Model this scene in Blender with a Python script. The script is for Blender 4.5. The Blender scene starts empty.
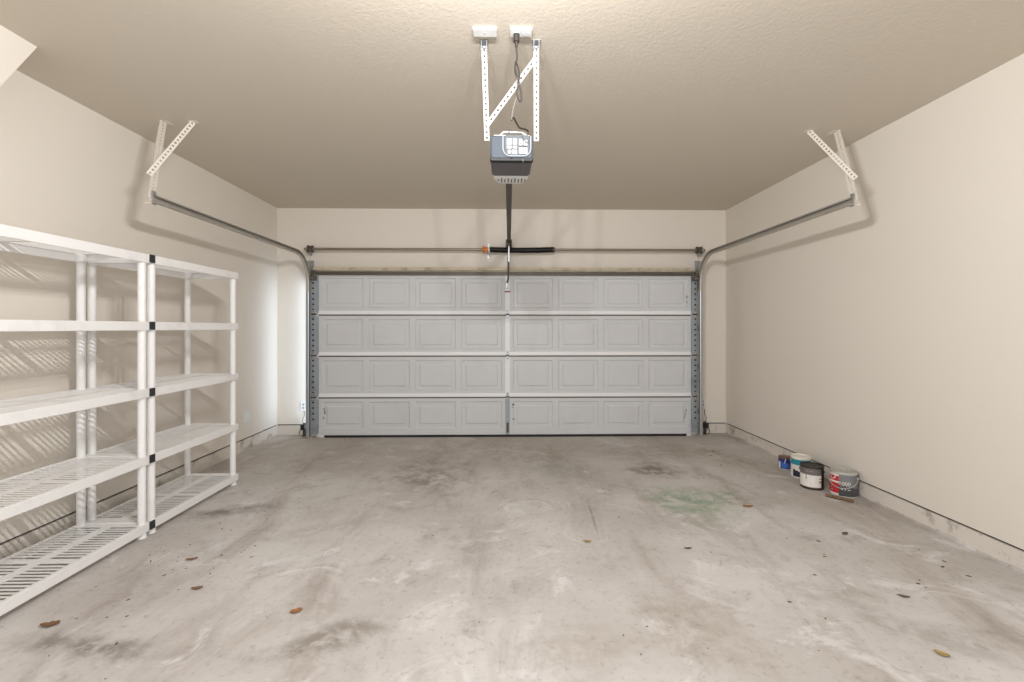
import bpy, bmesh, math, random
from mathutils import Vector, Matrix
from math import sin, cos, pi, radians as R
random.seed(7)
scn = bpy.context.scene
COL = scn.collection

# ------------------------------------------------------------------ materials
def lin(r, g, b):
    def f(c):
        c /= 255.0
        return c / 12.92 if c <= 0.04045 else ((c + 0.055) / 1.055) ** 2.4
    return (f(r), f(g), f(b), 1)

def mat(name, col, rough=0.6, metal=0.0, var=0.06, vscale=6.0, bump=0.0, bscale=60.0, dirt=None,
        dirt_amt=0.35, dirt_scale=3.0, dirt_lo=0.55, dirt_hi=0.75, spec=0.5, bdetail=3.0):
    """Principled surface, a little noise in the colour, optional dirt blotches and optional bump."""
    m = bpy.data.materials.new(name)
    m.use_nodes = True
    nt = m.node_tree
    N, L = nt.nodes, nt.links
    p = N['Principled BSDF']
    p.inputs['Roughness'].default_value = rough
    p.inputs['Metallic'].default_value = metal
    p.inputs['Specular IOR Level'].default_value = spec
    tc = N.new('ShaderNodeTexCoord')
    nz = N.new('ShaderNodeTexNoise')
    nz.inputs['Scale'].default_value = vscale
    nz.inputs['Detail'].default_value = 4
    L.new(tc.outputs['Object'], nz.inputs['Vector'])
    mx = N.new('ShaderNodeMix'); mx.data_type = 'RGBA'
    mx.inputs[6].default_value = tuple(c * (1 - var) for c in col[:3]) + (1,)
    mx.inputs[7].default_value = tuple(min(1, c * (1 + var)) for c in col[:3]) + (1,)
    L.new(nz.outputs['Fac'], mx.inputs[0])
    out = mx.outputs[2]
    if dirt:
        n2 = N.new('ShaderNodeTexNoise')
        n2.inputs['Scale'].default_value = dirt_scale
        n2.inputs['Detail'].default_value = 7
        n2.inputs['Roughness'].default_value = 0.65
        L.new(tc.outputs['Object'], n2.inputs['Vector'])
        mr = N.new('ShaderNodeMapRange')
        mr.inputs[1].default_value = dirt_lo; mr.inputs[2].default_value = dirt_hi
        mr.inputs[4].default_value = dirt_amt
        L.new(n2.outputs['Fac'], mr.inputs[0])
        m2 = N.new('ShaderNodeMix'); m2.data_type = 'RGBA'
        L.new(mr.outputs[0], m2.inputs[0]); L.new(out, m2.inputs[6])
        m2.inputs[7].default_value = dirt
        out = m2.outputs[2]
    L.new(out, p.inputs['Base Color'])
    if bump > 0:
        n3 = N.new('ShaderNodeTexNoise')
        n3.inputs['Scale'].default_value = bscale
        n3.inputs['Detail'].default_value = bdetail
        L.new(tc.outputs['Object'], n3.inputs['Vector'])
        bp = N.new('ShaderNodeBump')
        bp.inputs['Strength'].default_value = bump
        bp.inputs['Distance'].default_value = 0.01
        L.new(n3.outputs['Fac'], bp.inputs['Height'])
        L.new(bp.outputs['Normal'], p.inputs['Normal'])
    return m

M = {}
M['wall'] = mat('painted_drywall', lin(225, 218, 208), 0.62, var=0.015, vscale=1.2, bump=0.06, bscale=90, spec=0.35)
M['wall_back'] = mat('painted_drywall_scuffed', lin(225, 218, 208), 0.62, var=0.02, vscale=1.2, bump=0.12, bscale=90,
                     dirt=lin(120, 108, 92), dirt_amt=0.6, dirt_scale=9, dirt_lo=0.74, dirt_hi=0.80, spec=0.35)
M['ceiling'] = mat('knockdown_ceiling', lin(207, 198, 184), 0.75, var=0.015, vscale=1.0, bump=0.16, bscale=52, spec=0.25, bdetail=5)
M['curb'] = mat('painted_stem_wall', lin(216, 209, 200), 0.8, var=0.06, vscale=5, bump=0.4, bscale=40,
                dirt=lin(118, 104, 88), dirt_amt=0.7, dirt_scale=6, dirt_lo=0.54, dirt_hi=0.68)
M['gap'] = mat('sill_gap', lin(38, 30, 25), 0.9, var=0.3, vscale=12)
M['door'] = mat('grey_painted_steel', lin(204, 205, 207), 0.5, var=0.02, vscale=2, spec=0.4,
                dirt=lin(188, 188, 190), dirt_amt=0.4, dirt_scale=2.0, dirt_lo=0.5, dirt_hi=0.75)
M['door_lip'] = mat('pale_door_edge', lin(234, 234, 235), 0.45, var=0.02)  # paler than the door steel: light caught on the lip, put into colour
M['white_steel'] = mat('white_stile_steel', lin(228, 230, 234), 0.4, var=0.03)
M['galv'] = mat('galvanised_steel', lin(176, 180, 184), 0.38, metal=0.75, var=0.12, vscale=14)
M['galv_blue'] = mat('galvanised_stile', lin(158, 166, 174), 0.45, metal=0.35, var=0.12, vscale=10,
                     dirt=lin(96, 100, 104), dirt_amt=0.5, dirt_scale=5, dirt_lo=0.5, dirt_hi=0.7)
M['track'] = mat('track_steel', lin(178, 173, 164), 0.45, metal=0.35, var=0.15, vscale=8)
M['dark_steel'] = mat('dark_oily_steel', lin(92, 86, 78), 0.5, metal=0.5, var=0.2, vscale=12)
M['tube'] = mat('dull_steel_tube', lin(150, 140, 126), 0.38, metal=0.65, var=0.15, vscale=7)
M['black'] = mat('black_rubber', lin(26, 25, 25), 0.6, var=0.1)
M['spring'] = mat('black_spring_steel', lin(30, 28, 28), 0.35, metal=0.4, var=0.1)
M['rail'] = mat('brown_rail_steel', lin(66, 56, 50), 0.45, metal=0.3, var=0.15, vscale=9)
M['orange'] = mat('orange_paint', lin(222, 128, 66), 0.55, var=0.25, vscale=40)
M['red'] = mat('red_paint', lin(176, 34, 38), 0.5, var=0.1)
M['redtape'] = mat('red_tape', lin(130, 30, 30), 0.6, var=0.1)
M['perf'] = mat('white_perforated_steel', lin(188, 188, 188), 0.45, var=0.02)
M['perf_cream'] = mat('cream_painted_angle', lin(222, 215, 204), 0.6, var=0.05, vscale=30)
M['plate'] = mat('white_plastic_plate', lin(224, 224, 222), 0.4, var=0.01)
M['shelf'] = mat('pale_grey_resin', lin(236, 235, 234), 0.42, var=0.02, vscale=3,
                 dirt=lin(190, 187, 182), dirt_amt=0.4, dirt_scale=4, dirt_lo=0.55, dirt_hi=0.8)
M['clip'] = mat('black_plastic_clip', lin(40, 40, 42), 0.45, var=0.05)
M['opener'] = mat('blue_grey_housing', lin(78, 84, 92), 0.5, metal=0.0, var=0.06, vscale=5, spec=0.12)
M['opener_dark'] = mat('charcoal_cover', lin(84, 80, 84), 0.5, var=0.05)
M['lens'] = mat('white_lens', lin(168, 169, 170), 0.5, var=0.05, vscale=40, spec=0.12)
M['lens_grey'] = mat('grey_lens_frame', lin(96, 100, 104), 0.5, var=0.05, spec=0.12)
M['chrome'] = mat('bright_rim', lin(150, 156, 162), 0.4, var=0.03, spec=0.2)
M['cord'] = mat('dark_cord', lin(48, 42, 38), 0.5, var=0.1)
M['cord_grey'] = mat('grey_wire', lin(110, 106, 102), 0.6, metal=0.0, var=0.1)
M['wood_trim'] = mat('weathered_header_board', lin(196, 184, 160), 0.8, var=0.1, vscale=10,
                     dirt=lin(112, 92, 66), dirt_amt=0.7, dirt_scale=6, dirt_lo=0.5, dirt_hi=0.68)
M['leaf_brown'] = mat('dry_leaf_brown', lin(118, 88, 62), 0.8, var=0.25, vscale=40)
M['leaf_orange'] = mat('dry_leaf_orange', lin(150, 102, 60), 0.8, var=0.25, vscale=40)
M['leaf_dark'] = mat('dry_leaf_dark', lin(96, 80, 62), 0.8, var=0.25, vscale=40)
M['leaf_yellow'] = mat('dry_leaf_yellow', lin(160, 134, 84), 0.8, var=0.2, vscale=40)
M['bark'] = mat('bark', lin(122, 96, 72), 0.9, var=0.4, vscale=50, bump=0.5, bscale=80)
M['tin'] = mat('tin', lin(184, 182, 176), 0.4, metal=0.25, var=0.15, vscale=20)
M['can_grey'] = mat('grey_label', lin(122, 122, 124), 0.45, var=0.08, vscale=14)
M['can_dark'] = mat('dark_grey_label', lin(70, 70, 74), 0.45, var=0.1, vscale=14)
M['can_red'] = mat('red_label', lin(186, 40, 46), 0.45, var=0.08, vscale=20)
M['can_white'] = mat('white_label', lin(226, 222, 216), 0.5, var=0.05, vscale=30, dirt=lin(150, 140, 128), dirt_amt=0.5, dirt_scale=14)
M['can_black'] = mat('black_label', lin(38, 34, 34), 0.5, var=0.15, vscale=14)
M['can_topgrey'] = mat('mid_grey_label', lin(108, 100, 98), 0.5, var=0.1, vscale=20)
M['can_rust'] = mat('rusty_rim', lin(112, 84, 64), 0.6, metal=0.3, var=0.3, vscale=30)
M['can_teal'] = mat('teal_label', lin(22, 132, 150), 0.45, var=0.08, vscale=20)
M['can_navy'] = mat('navy_label', lin(34, 40, 62), 0.45, var=0.08, vscale=20)
M['can_blue'] = mat('blue_label', lin(54, 98, 178), 0.45, var=0.1, vscale=25)
M['can_deepblue'] = mat('deep_blue_label', lin(34, 46, 118), 0.45, var=0.1, vscale=25)
M['can_cream'] = mat('dried_cream_paint', lin(226, 220, 206), 0.6, var=0.08, vscale=30)
M['can_pink'] = mat('dried_pink_paint', lin(176, 142, 132), 0.6, var=0.2, vscale=40)
M['gold'] = mat('ochre_print', lin(150, 128, 62), 0.5, var=0.1)
M['driveway'] = mat('driveway_concrete', lin(220, 218, 214), 0.8, var=0.05)
M['mark'] = mat('dark_print', lin(92, 92, 94), 0.7, var=0.2)

# ---- concrete floor: several noises plus stains that have a shape and a place of their own
def floor_material():
    m = bpy.data.materials.new('stained_concrete'); m.use_nodes = True
    nt = m.node_tree; N, L = nt.nodes, nt.links
    p = N['Principled BSDF']
    p.inputs['Specular IOR Level'].default_value = 0.35
    tc = N.new('ShaderNodeTexCoord')
    def noise(scale, detail=6, rough=0.6, vec=None, dist=0.0):
        n = N.new('ShaderNodeTexNoise')
        n.inputs['Scale'].default_value = scale; n.inputs['Detail'].default_value = detail
        n.inputs['Roughness'].default_value = rough; n.inputs['Distortion'].default_value = dist
        L.new(vec or tc.outputs['Object'], n.inputs['Vector'])
        return n
    def rng(src, a, b, c=0.0, d=1.0):
        r = N.new('ShaderNodeMapRange'); r.interpolation_type = 'SMOOTHSTEP'
        r.inputs[1].default_value = a; r.inputs[2].default_value = b
        r.inputs[3].default_value = c; r.inputs[4].default_value = d
        L.new(src, r.inputs[0]); return r.outputs[0]
    def mix(fac, a, b):
        x = N.new('ShaderNodeMix'); x.data_type = 'RGBA'
        L.new(fac, x.inputs[0])
        for k, v in ((6, a), (7, b)):
            if isinstance(v, tuple): x.inputs[k].default_value = v
            else: L.new(v, x.inputs[k])
        return x.outputs[2]
    def mul(a, b):
        x = N.new('ShaderNodeMath'); x.operation = 'MULTIPLY'
        for k, v in ((0, a), (1, b)):
            if isinstance(v, float): x.inputs[k].default_value = v
            else: L.new(v, x.inputs[k])
        return x.outputs[0]
    c = mix(rng(noise(0.9, 5, 0.6).outputs['Fac'], 0.35, 0.65), lin(184, 178, 173), lin(202, 198, 195))
    # stretched wheel-path streaks along the drive direction
    mp = N.new('ShaderNodeMapping'); mp.inputs['Scale'].default_value = (1.6, 0.45, 1)
    L.new(tc.outputs['Object'], mp.inputs['Vector'])
    c = mix(rng(noise(1.5, 8, 0.66, mp.outputs[0], 0.6).outputs['Fac'], 0.47, 0.70, 0, 0.75), c, lin(160, 149, 142))
    c = mix(rng(noise(3.2, 8, 0.72, None, 0.4).outputs['Fac'], 0.52, 0.72, 0, 0.6), c, lin(148, 138, 132))
    c = mix(rng(noise(2.3, 7, 0.7, None, 1.0).outputs['Fac'], 0.54, 0.66, 0, 0.7), c, lin(216, 213, 213))
    c = mix(rng(noise(26, 5, 0.7).outputs['Fac'], 0.52, 0.75, 0, 0.45), c, lin(124, 114, 107))
    c = mix(rng(noise(9, 7, 0.75, None, 0.8).outputs['Fac'], 0.58, 0.70, 0, 0.5), c, lin(144, 134, 127))
    # brown grime tracked in near the big door
    sp = N.new('ShaderNodeSeparateXYZ'); L.new(tc.outputs['Object'], sp.inputs[0])
    g = mul(rng(sp.outputs['Y'], 3.6, 5.4), rng(noise(1.1, 6, 0.65).outputs['Fac'], 0.30, 0.62, 0.25, 1.0))
    c = mix(mul(g, 0.40), c, lin(164, 152, 135))
    warp = noise(2.2, 6, 0.65)
    warp2 = noise(9, 5, 0.7)
    # x, y, half-width, half-length, turn(deg), strength, colour
    stains = [
        (1.54, 3.60, 0.40, 0.42, 0, 0.85, lin(126, 148, 122)),
        (1.46, 4.45, 0.30, 0.30, 20, 0.8, lin(112, 102, 92)),
        (1.95, 3.62, 0.30, 0.16, -15, 0.45, lin(132, 122, 112)),
        (-0.70, 4.35, 0.42, 0.55, 10, 0.75, lin(124, 114, 102)),
        (0.45, 4.55, 0.40, 0.30, 0, 0.35, lin(142, 150, 144)),
        (-2.05, 3.55, 0.34, 0.13, 20, 0.8, lin(112, 104, 96)),
        (-1.85, 2.05, 0.42, 0.075, -8, 0.85, lin(122, 116, 108)),
        (-0.80, 2.06, 0.32, 0.12, 25, 0.75, lin(124, 115, 105)),
        (-1.30, 3.20, 0.35, 0.10, 30, 0.35, lin(140, 131, 122)),
        (0.36, 1.98, 0.34, 0.16, 0, 0.45, lin(150, 138, 126)),
        (0.86, 2.10, 0.26, 0.30, -25, 0.50, lin(146, 134, 120)),
        (1.75, 2.35, 0.24, 0.14, -20, 0.50, lin(140, 130, 120)),
        (1.95, 2.02, 0.40, 0.12, -35, 0.45, lin(138, 129, 121)),
        (1.35, 2.75, 0.30, 0.10, -30, 0.32, lin(144, 134, 124)),
        (-0.20, 2.90, 0.20, 0.35, 5, 0.35, lin(150, 141, 132)),
        (0.10, 5.20, 0.90, 0.45, 0, 0.40, lin(140, 128, 114)),
        (1.75, 5.05, 0.80, 0.40, 0, 0.42, lin(140, 127, 112)),
        (2.45, 4.85, 0.25, 0.40, 0, 0.45, lin(128, 116, 102)),
        (-2.30, 4.80, 0.30, 0.35, 0, 0.30, lin(146, 138, 130)),
        (-1.60, 4.60, 0.40, 0.30, 0, 0.35, lin(146, 134, 120)),
        (0.66, 3.40, 0.014, 0.40, -4, 0.6, lin(88, 78, 70)),
        (0.30, 4.10, 0.014, 0.30, 25, 0.35, lin(96, 86, 78)),
    ]
    for (x, y, hw, hl, rot, st, colr) in stains:
        mp = N.new('ShaderNodeMapping'); mp.vector_type = 'TEXTURE'
        mp.inputs['Location'].default_value = (x, y, 0)
        mp.inputs['Rotation'].default_value = (0, 0, R(rot))
        mp.inputs['Scale'].default_value = (hw, hl, 1)
        L.new(tc.outputs['Object'], mp.inputs['Vector'])
        ln = N.new('ShaderNodeVectorMath'); ln.operation = 'LENGTH'
        L.new(mp.outputs[0], ln.inputs[0])
        ad = N.new('ShaderNodeMath'); ad.operation = 'MULTIPLY_ADD'
        L.new((warp2 if hw < 0.05 else warp).outputs['Fac'], ad.inputs[0])
        ad.inputs[1].default_value = 2.6; L.new(ln.outputs['Value'], ad.inputs[2])
        f = rng(ad.outputs[0], 2.55, 1.45, 0, 1)
        f = mul(f, rng(warp2.outputs['Fac'], 0.36, 0.60, 0.15, 1.0))
        c = mix(mul(f, st), c, colr)
    L.new(c, p.inputs['Base Color'])
    L.new(rng(noise(4, 5).outputs['Fac'], 0.3, 0.7, 0.55, 0.8), p.inputs['Roughness'])
    bp = N.new('ShaderNodeBump'); bp.inputs['Strength'].default_value = 0.18; bp.inputs['Distance'].default_value = 0.01
    L.new(noise(22, 6, 0.7).outputs['Fac'], bp.inputs['Height']); L.new(bp.outputs['Normal'], p.inputs['Normal'])
    return m
M['floor'] = floor_material()

# ------------------------------------------------------------------ mesh building
class MB:
    def __init__(s):
        s.bm = bmesh.new(); s.mats = []
    def mi(s, m):
        if m is None: return 0
        if m not in s.mats: s.mats.append(m)
        return s.mats.index(m)
    def poly(s, pts, m=None, smooth=False):
        f = s.bm.faces.new([s.bm.verts.new(p) for p in pts]); f.material_index = s.mi(m); f.smooth = smooth
        return f
    def box(s, x0, x1, y0, y1, z0, z1, m=None, bevel=0.0, mtx=None):
        r = bmesh.ops.create_cube(s.bm, size=1.0)
        vs = r['verts']
        for v in vs:
            v.co = Vector(((x0 + x1) / 2 + v.co.x * (x1 - x0), (y0 + y1) / 2 + v.co.y * (y1 - y0), (z0 + z1) / 2 + v.co.z * (z1 - z0)))
        fs = set(f for v in vs for f in v.link_faces)
        for f in fs: f.material_index = s.mi(m)
        if bevel > 0:
            es = list(set(e for v in vs for e in v.link_edges))
            r = bmesh.ops.bevel(s.bm, geom=es, offset=bevel, segments=2, affect='EDGES', profile=0.6)
            vs = list(set(v for f in r['faces'] for v in f.verts) | set(v for v in vs if v.is_valid))
            for f in r['faces']: f.material_index = s.mi(m)
        if mtx is not None:
            for v in set(vs): v.co = mtx @ v.co
        return s
    def prism(s, pts, axis, a, b, m=None):
        """polygon pts (2D) extruded along axis from a to b"""
        def P(u, v, w):
            return {'x': (w, u, v), 'y': (u, w, v), 'z': (u, v, w)}[axis]
        A = [s.bm.verts.new(P(u, v, a)) for u, v in pts]
        B = [s.bm.verts.new(P(u, v, b)) for u, v in pts]
        n = len(pts); fs = [s.bm.faces.new(A), s.bm.faces.new(B[::-1])]
        for i in range(n): fs.append(s.bm.faces.new((A[i], B[i], B[(i + 1) % n], A[(i + 1) % n])))
        for f in fs: f.material_index = s.mi(m)
        return s
    def tube(s, pts, r, seg=10, m=None, cap=True, closed=False):
        pts = [Vector(p) for p in pts]; rs = r if isinstance(r, (list, tuple)) else [r] * len(pts)
        rings = []; up = None
        for i, p in enumerate(pts):
            a = pts[max(0, i - 1)]; b = pts[min(len(pts) - 1, i + 1)]
            t = (b - a).normalized()
            if up is None:
                up = Vector((0, 0, 1)) if abs(t.z) < 0.9 else Vector((1, 0, 0))
            u = (up - t * up.dot(t)).normalized(); w = t.cross(u); up = u
            rings.append([s.bm.verts.new(p + (u * cos(2 * pi * k / seg) + w * sin(2 * pi * k / seg)) * rs[i]) for k in range(seg)])
        for A, B in zip(rings, rings[1:]):
            for k in range(seg):
                f = s.bm.faces.new((A[k], A[(k + 1) % seg], B[(k + 1) % seg], B[k])); f.smooth = True; f.material_index = s.mi(m)
        if cap:
            for ring in (rings[0][::-1], rings[-1]):
                f = s.bm.faces.new(ring); f.material_index = s.mi(m)
        return s
    def lathe(s, prof, c, axis='z', seg=32, m=None, smooth=True):
        """prof: list of (radius, height) along axis through c"""
        rings = []
        for (r, hgt) in prof:
            ring = []
            for k in range(seg):
                t = 2 * pi * k / seg; u, v = r * cos(t), r * sin(t)
                q = {'z': (u, v, hgt), 'x': (hgt, u, v), 'y': (u, hgt, v)}[axis]
                ring.append(s.bm.verts.new((c[0] + q[0], c[1] + q[1], c[2] + q[2])))
            rings.append(ring)
        for A, B in zip(rings, rings[1:]):
            for k in range(seg):
                f = s.bm.faces.new((A[k], A[(k + 1) % seg], B[(k + 1) % seg], B[k])); f.smooth = smooth; f.material_index = s.mi(m)
        for ring in (rings[0], rings[-1]):
            f = s.bm.faces.new(ring); f.material_index = s.mi(m)
        return s
    def build(s, name, m=None, parent=None, solid=0.0, sharp=True):
        bmesh.ops.recalc_face_normals(s.bm, faces=s.bm.faces)
        me = bpy.data.meshes.new(name)
        if parent is not None:
            off = parent_world(parent)
            for v in s.bm.verts: v.co -= off
        s.bm.to_mesh(me); s.bm.free()
        flags = [p.use_smooth for p in me.polygons]
        for q in (s.mats or [m]): me.materials.append(q if q else m)
        if sharp and any(flags):
            me.set_sharp_from_angle(angle=R(40))
            me.polygons.foreach_set('use_smooth', flags)
        o = bpy.data.objects.new(name, me); COL.objects.link(o)
        if parent is not None: o.parent = parent
        if solid:
            md = o.modifiers.new('thickness', 'SOLIDIFY'); md.thickness = solid; md.offset = 0
        return o

def build_pieces(mb, name, m=None, parent=None):
    """link every loose piece of the mesh as an object of its own"""
    todo = set(mb.bm.verts)
    groups = []
    while todo:
        st = [todo.pop()]; g = set(st)
        while st:
            for e in st.pop().link_edges:
                for v in e.verts:
                    if v not in g: g.add(v); todo.discard(v); st.append(v)
        groups.append(g)
    out = []
    for g in groups:
        nb = MB(); nb.mats = list(mb.mats); mp = {v: nb.bm.verts.new(v.co) for v in g}
        for f in set(f for v in g for f in v.link_faces):
            nf = nb.bm.faces.new([mp[v] for v in f.verts]); nf.material_index = f.material_index; nf.smooth = f.smooth
        out.append(nb.build(name, m, parent))
    mb.bm.free()
    return out

def parent_world(o):
    v = Vector((0, 0, 0))
    while o is not None:
        v += o.location; o = o.parent
    return v

def tag(o, label=None, cat=None, group=None, kind=None):
    if label: o['label'] = label
    if cat: o['category'] = cat
    if group: o['group'] = group
    if kind: o['kind'] = kind
    return o

def thing(name, loc, label, cat, group=None):
    e = bpy.data.objects.new(name, None); COL.objects.link(e); e.location = loc
    e.empty_display_size = 0.1
    return tag(e, label, cat, group)

def copy_tree(o, parent=None):
    c = o.copy(); COL.objects.link(c); c.parent = parent
    for ch in [x for x in scn.objects if x.parent is o]: copy_tree(ch, c)
    return c

def perforated(mb, p0, p1, wdir, w, pitch=0.030, hole=0.014, m=None):
    """flat strip with a row of real square holes, from p0 to p1, width w along wdir"""
    p0, p1, wd = Vector(p0), Vector(p1), Vector(wdir)
    t = p1 - p0; Ln = t.length; t.normalize(); wd = (wd - t * wd.dot(t)).normalized()
    n = max(1, int(round(Ln / pitch))); pt = Ln / n; a = hole / 2
    for i in range(n):
        c = p0 + t * (i + 0.5) * pt
        O = [c + t * sx * pt / 2 + wd * sy * w / 2 for sx, sy in ((-1, -1), (1, -1), (1, 1), (-1, 1))]
        I = [c + t * sx * a + wd * sy * a for sx, sy in ((-1, -1), (1, -1), (1, 1), (-1, 1))]
        for k in range(4):
            mb.poly((O[k], O[(k + 1) % 4], I[(k + 1) % 4], I[k]), m)

def sweep(mb, path, prof, side, m=None):
    """open profile [(u, w)] swept along a path lying in the YZ plane; u along +X*side, w along the in-plane normal"""
    rows = []
    for i, p in enumerate(path):
        a = Vector(path[max(0, i - 1)]); b = Vector(path[min(len(path) - 1, i + 1)])
        t = (b - a).normalized(); nrm = Vector((0, -t.z, t.y))
        rows.append([mb.bm.verts.new(Vector(p) + Vector((side * u, 0, 0)) + nrm * w) for u, w in prof])
    for A, B in zip(rows, rows[1:]):
        for k in range(len(prof) - 1):
            f = mb.bm.faces.new((A[k], A[k + 1], B[k + 1], B[k])); f.material_index = mb.mi(m)

# ------------------------------------------------------------------ the setting
XL, XR, YB, YF, ZC = -2.92, 2.935, 6.01, -1.1, 2.935
OPL, OPR, OPT = -2.37, 2.43, 2.055         # door opening
CURB = 0.122; GAP = 0.014

mb = MB(); mb.box(XL - 0.2, XR + 0.2, YF, 6.0, -0.2, 0)
# rough concrete fillet along the foot of the right wall
n = 60
prev = None
for i in range(n + 1):
    y = YF + (YB - YF) * i / n
    hh = 0.026 + 0.008 * sin(i * 1.7) + 0.006 * sin(i * 0.6)
    ww = 0.008 + 0.003 * sin(i * 2.3)
    row = [mb.bm.verts.new((XR - ww, y, 0.0005)), mb.bm.verts.new((XR - ww * 0.35, y, hh * 0.6)), mb.bm.verts.new((XR + 0.004, y, hh))]
    if prev:
        for k in range(2): mb.bm.faces.new((prev[k], prev[k + 1], row[k + 1], row[k]))
    prev = row
tag(mb.build('floor', M['floor']), kind='structure')
mb = MB(); mb.box(XL - 0.2, XR + 0.2, YF, 6.4, ZC, ZC + 0.15)
tag(mb.build('ceiling', M['ceiling']), kind='structure')
mb = MB(); mb.box(XL - 0.13, XL, YF, YB + 0.15, CURB + GAP, ZC)
tag(mb.build('wall_left', M['wall']), kind='structure')
mb = MB(); mb.box(XR, XR + 0.13, YF, YB + 0.15, CURB + GAP, ZC)
tag(mb.build('wall_right', M['wall']), kind='structure')
mb = MB()
mb.box(XL, OPL, YB, YB + 0.13, CURB + GAP, ZC); mb.box(OPR, XR, YB, YB + 0.13, CURB + GAP, ZC)
mb.box(OPL, OPR, YB, YB + 0.13, OPT, ZC)
tag(mb.build('wall_back', M['wall_back']), kind='structure')
for nm, bx in (('baseboard_left', (XL - 0.13, XL + 0.001, YF, YB)), ('baseboard_right', (XR - 0.001, XR + 0.13, YF, YB))):
    mb = MB()
    mb.box(*bx, 0, CURB, M['curb'])
    s_ = 1 if 'right' in nm else -1
    xx = sorted((bx[0] if s_ < 0 else bx[1], (XL - 0.016) if s_ < 0 else (XR + 0.016)))
    mb.box(xx[0], xx[1], YF, YB + 0.13, CURB, CURB + GAP, M['gap'])
    tag(mb.build(nm), kind='structure')
mb = MB()
for a, b in ((XL, OPL), (OPR, XR)):
    mb.box(a, b, YB - 0.001, YB + 0.13, 0, CURB, M['curb'])
    mb.box(a, b, YB + 0.016, YB + 0.13, CURB, CURB + GAP, M['gap'])
tag(mb.build('baseboard_back'), kind='structure')
# sloping boxed-in bulkhead at the top of the left wall, near the camera
mb = MB(); mb.prism([(2.585, ZC), (2.41, 2.64), (2.30, 2.45), (YF, 2.45), (YF, ZC)], 'x', XL, -2.565, M['wall'])
tag(mb.build('trim_1'), kind='structure')
# jamb boards and header board round the door opening
mb = MB()
mb.box(OPL - 0.09, OPL, 5.905, YB, 0, OPT + 0.05); mb.box(OPR, OPR + 0.09, 5.905, YB, 0, OPT + 0.05)
tag(mb.build('trim_2', M['wood_trim']), kind='structure')
mb = MB(); mb.box(OPL - 0.02, OPR + 0.02, 5.835, YB, OPT + 0.06, OPT + 0.095, bevel=0.004)
tag(mb.build('trim_3', M['wood_trim']), kind='structure')
mb = MB(); mb.box(-7, 7, 6.0, 14, -0.22, -0.004)
tag(mb.build('driveway', M['driveway']), kind='structure')

# ------------------------------------------------------------------ garage door
DY = 5.85                      # face of the door towards the room
DL, DR = -2.420, 2.478
ZJ = [0.028, 0.505, 1.030, 1.550, 2.070]
door = thing('garage_door', (0.05, DY + 0.02, 0), 'wide grey sectional garage door with four rows of pressed panels', 'garage door')
def door_section(z0, z1):
    mb = MB()
    zt = z1 - 0.006
    zp0, zp1 = z0 + 0.085, z1 - 0.055
    x0, x1 = DL, DR
    n = 8; half = 0.055
    xs = []
    # two halves of four panels either side of the centre stile
    mid = 0.055
    edges = [(x0 + 0.105, mid - 0.035), (mid + 0.035, x1 - 0.070)]
    cells = []
    for a, b in edges:
        w = (b - a) / 4
        for k in range(4): cells.append((a + k * w + 0.035, a + (k + 1) * w - 0.035))
    # flat frame around the panels
    def flat(a, b, c, d): mb.poly(((a, DY, c), (b, DY, c), (b, DY, d), (a, DY, d)))
    brk = [x0] + [q for c in cells for q in c] + [x1]
    for k in range(len(brk) - 1):
        flat(brk[k], brk[k + 1], z0, zp0); flat(brk[k], brk[k + 1], zp1, zt)
        if k % 2 == 0: flat(brk[k], brk[k + 1], zp0, zp1)
    for a, b in cells:
        rings = []
        for ins, dep in ((0, 0), (0.012, 0.012), (0.050, 0.012), (0.066, 0.003)):
            rings.append([(a + ins, DY + dep, zp0 + ins), (b - ins, DY + dep, zp0 + ins), (b - ins, DY + dep, zp1 - ins), (a + ins, DY + dep, zp1 - ins)])
        for A, B in zip(rings, rings[1:]):
            for k in range(4): mb.poly((A[k], A[(k + 1) % 4], B[(k + 1) % 4], B[k]))
        mb.poly(rings[-1])
    bmesh.ops.remove_doubles(mb.bm, verts=mb.bm.verts, dist=1e-5)
    # back skin and edges
    B = DY + 0.045
    mb.poly(((x0, B, z0), (x1, B, z0), (x1, B, zt), (x0, B, zt)))
    mb.poly([(q, DY, z0) for q in brk] + [(x1, B, z0), (x0, B, z0)])
    mb.poly([(q, DY, zt) for q in brk] + [(x1, B, zt), (x0, B, zt)])
    for q in (x0, x1): mb.poly(((q, DY, z0), (q, DY, zp0), (q, DY, zp1), (q, DY, zt), (q, B, zt), (q, B, z0)))
    bmesh.ops.remove_doubles(mb.bm, verts=mb.bm.verts, dist=1e-5)
    return mb
def plate_holes(x0, x1, y, z0, z1, depth, hx, hr, pitch):
    """hollow box stile whose front has a column of square holes"""
    mb = MB()
    n = max(2, int((z1 - z0) / pitch)); ph = (z1 - z0) / n
    for i in range(n):
        a, b = z0 + i * ph, z0 + (i + 1) * ph; zc = (a + b) / 2
        O = [(x0, y, a), (x1, y, a), (x1, y, b), (x0, y, b)]
        I = [(hx - hr, y, zc - hr), (hx + hr, y, zc - hr), (hx + hr, y, zc + hr), (hx - hr, y, zc + hr)]
        for k in range(4): mb.poly((O[k], O[(k + 1) % 4], I[(k + 1) % 4], I[k]))
    for a in (x0, x1): mb.poly(((a, y, z0), (a, y + depth, z0), (a, y + depth, z1), (a, y, z1)))
    for c in (z0, z1): mb.poly(((x0, y, c), (x1, y, c), (x1, y + depth, c), (x0, y + depth, c)))
    bmesh.ops.remove_doubles(mb.bm, verts=mb.bm.verts, dist=1e-5)
    return mb
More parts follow.
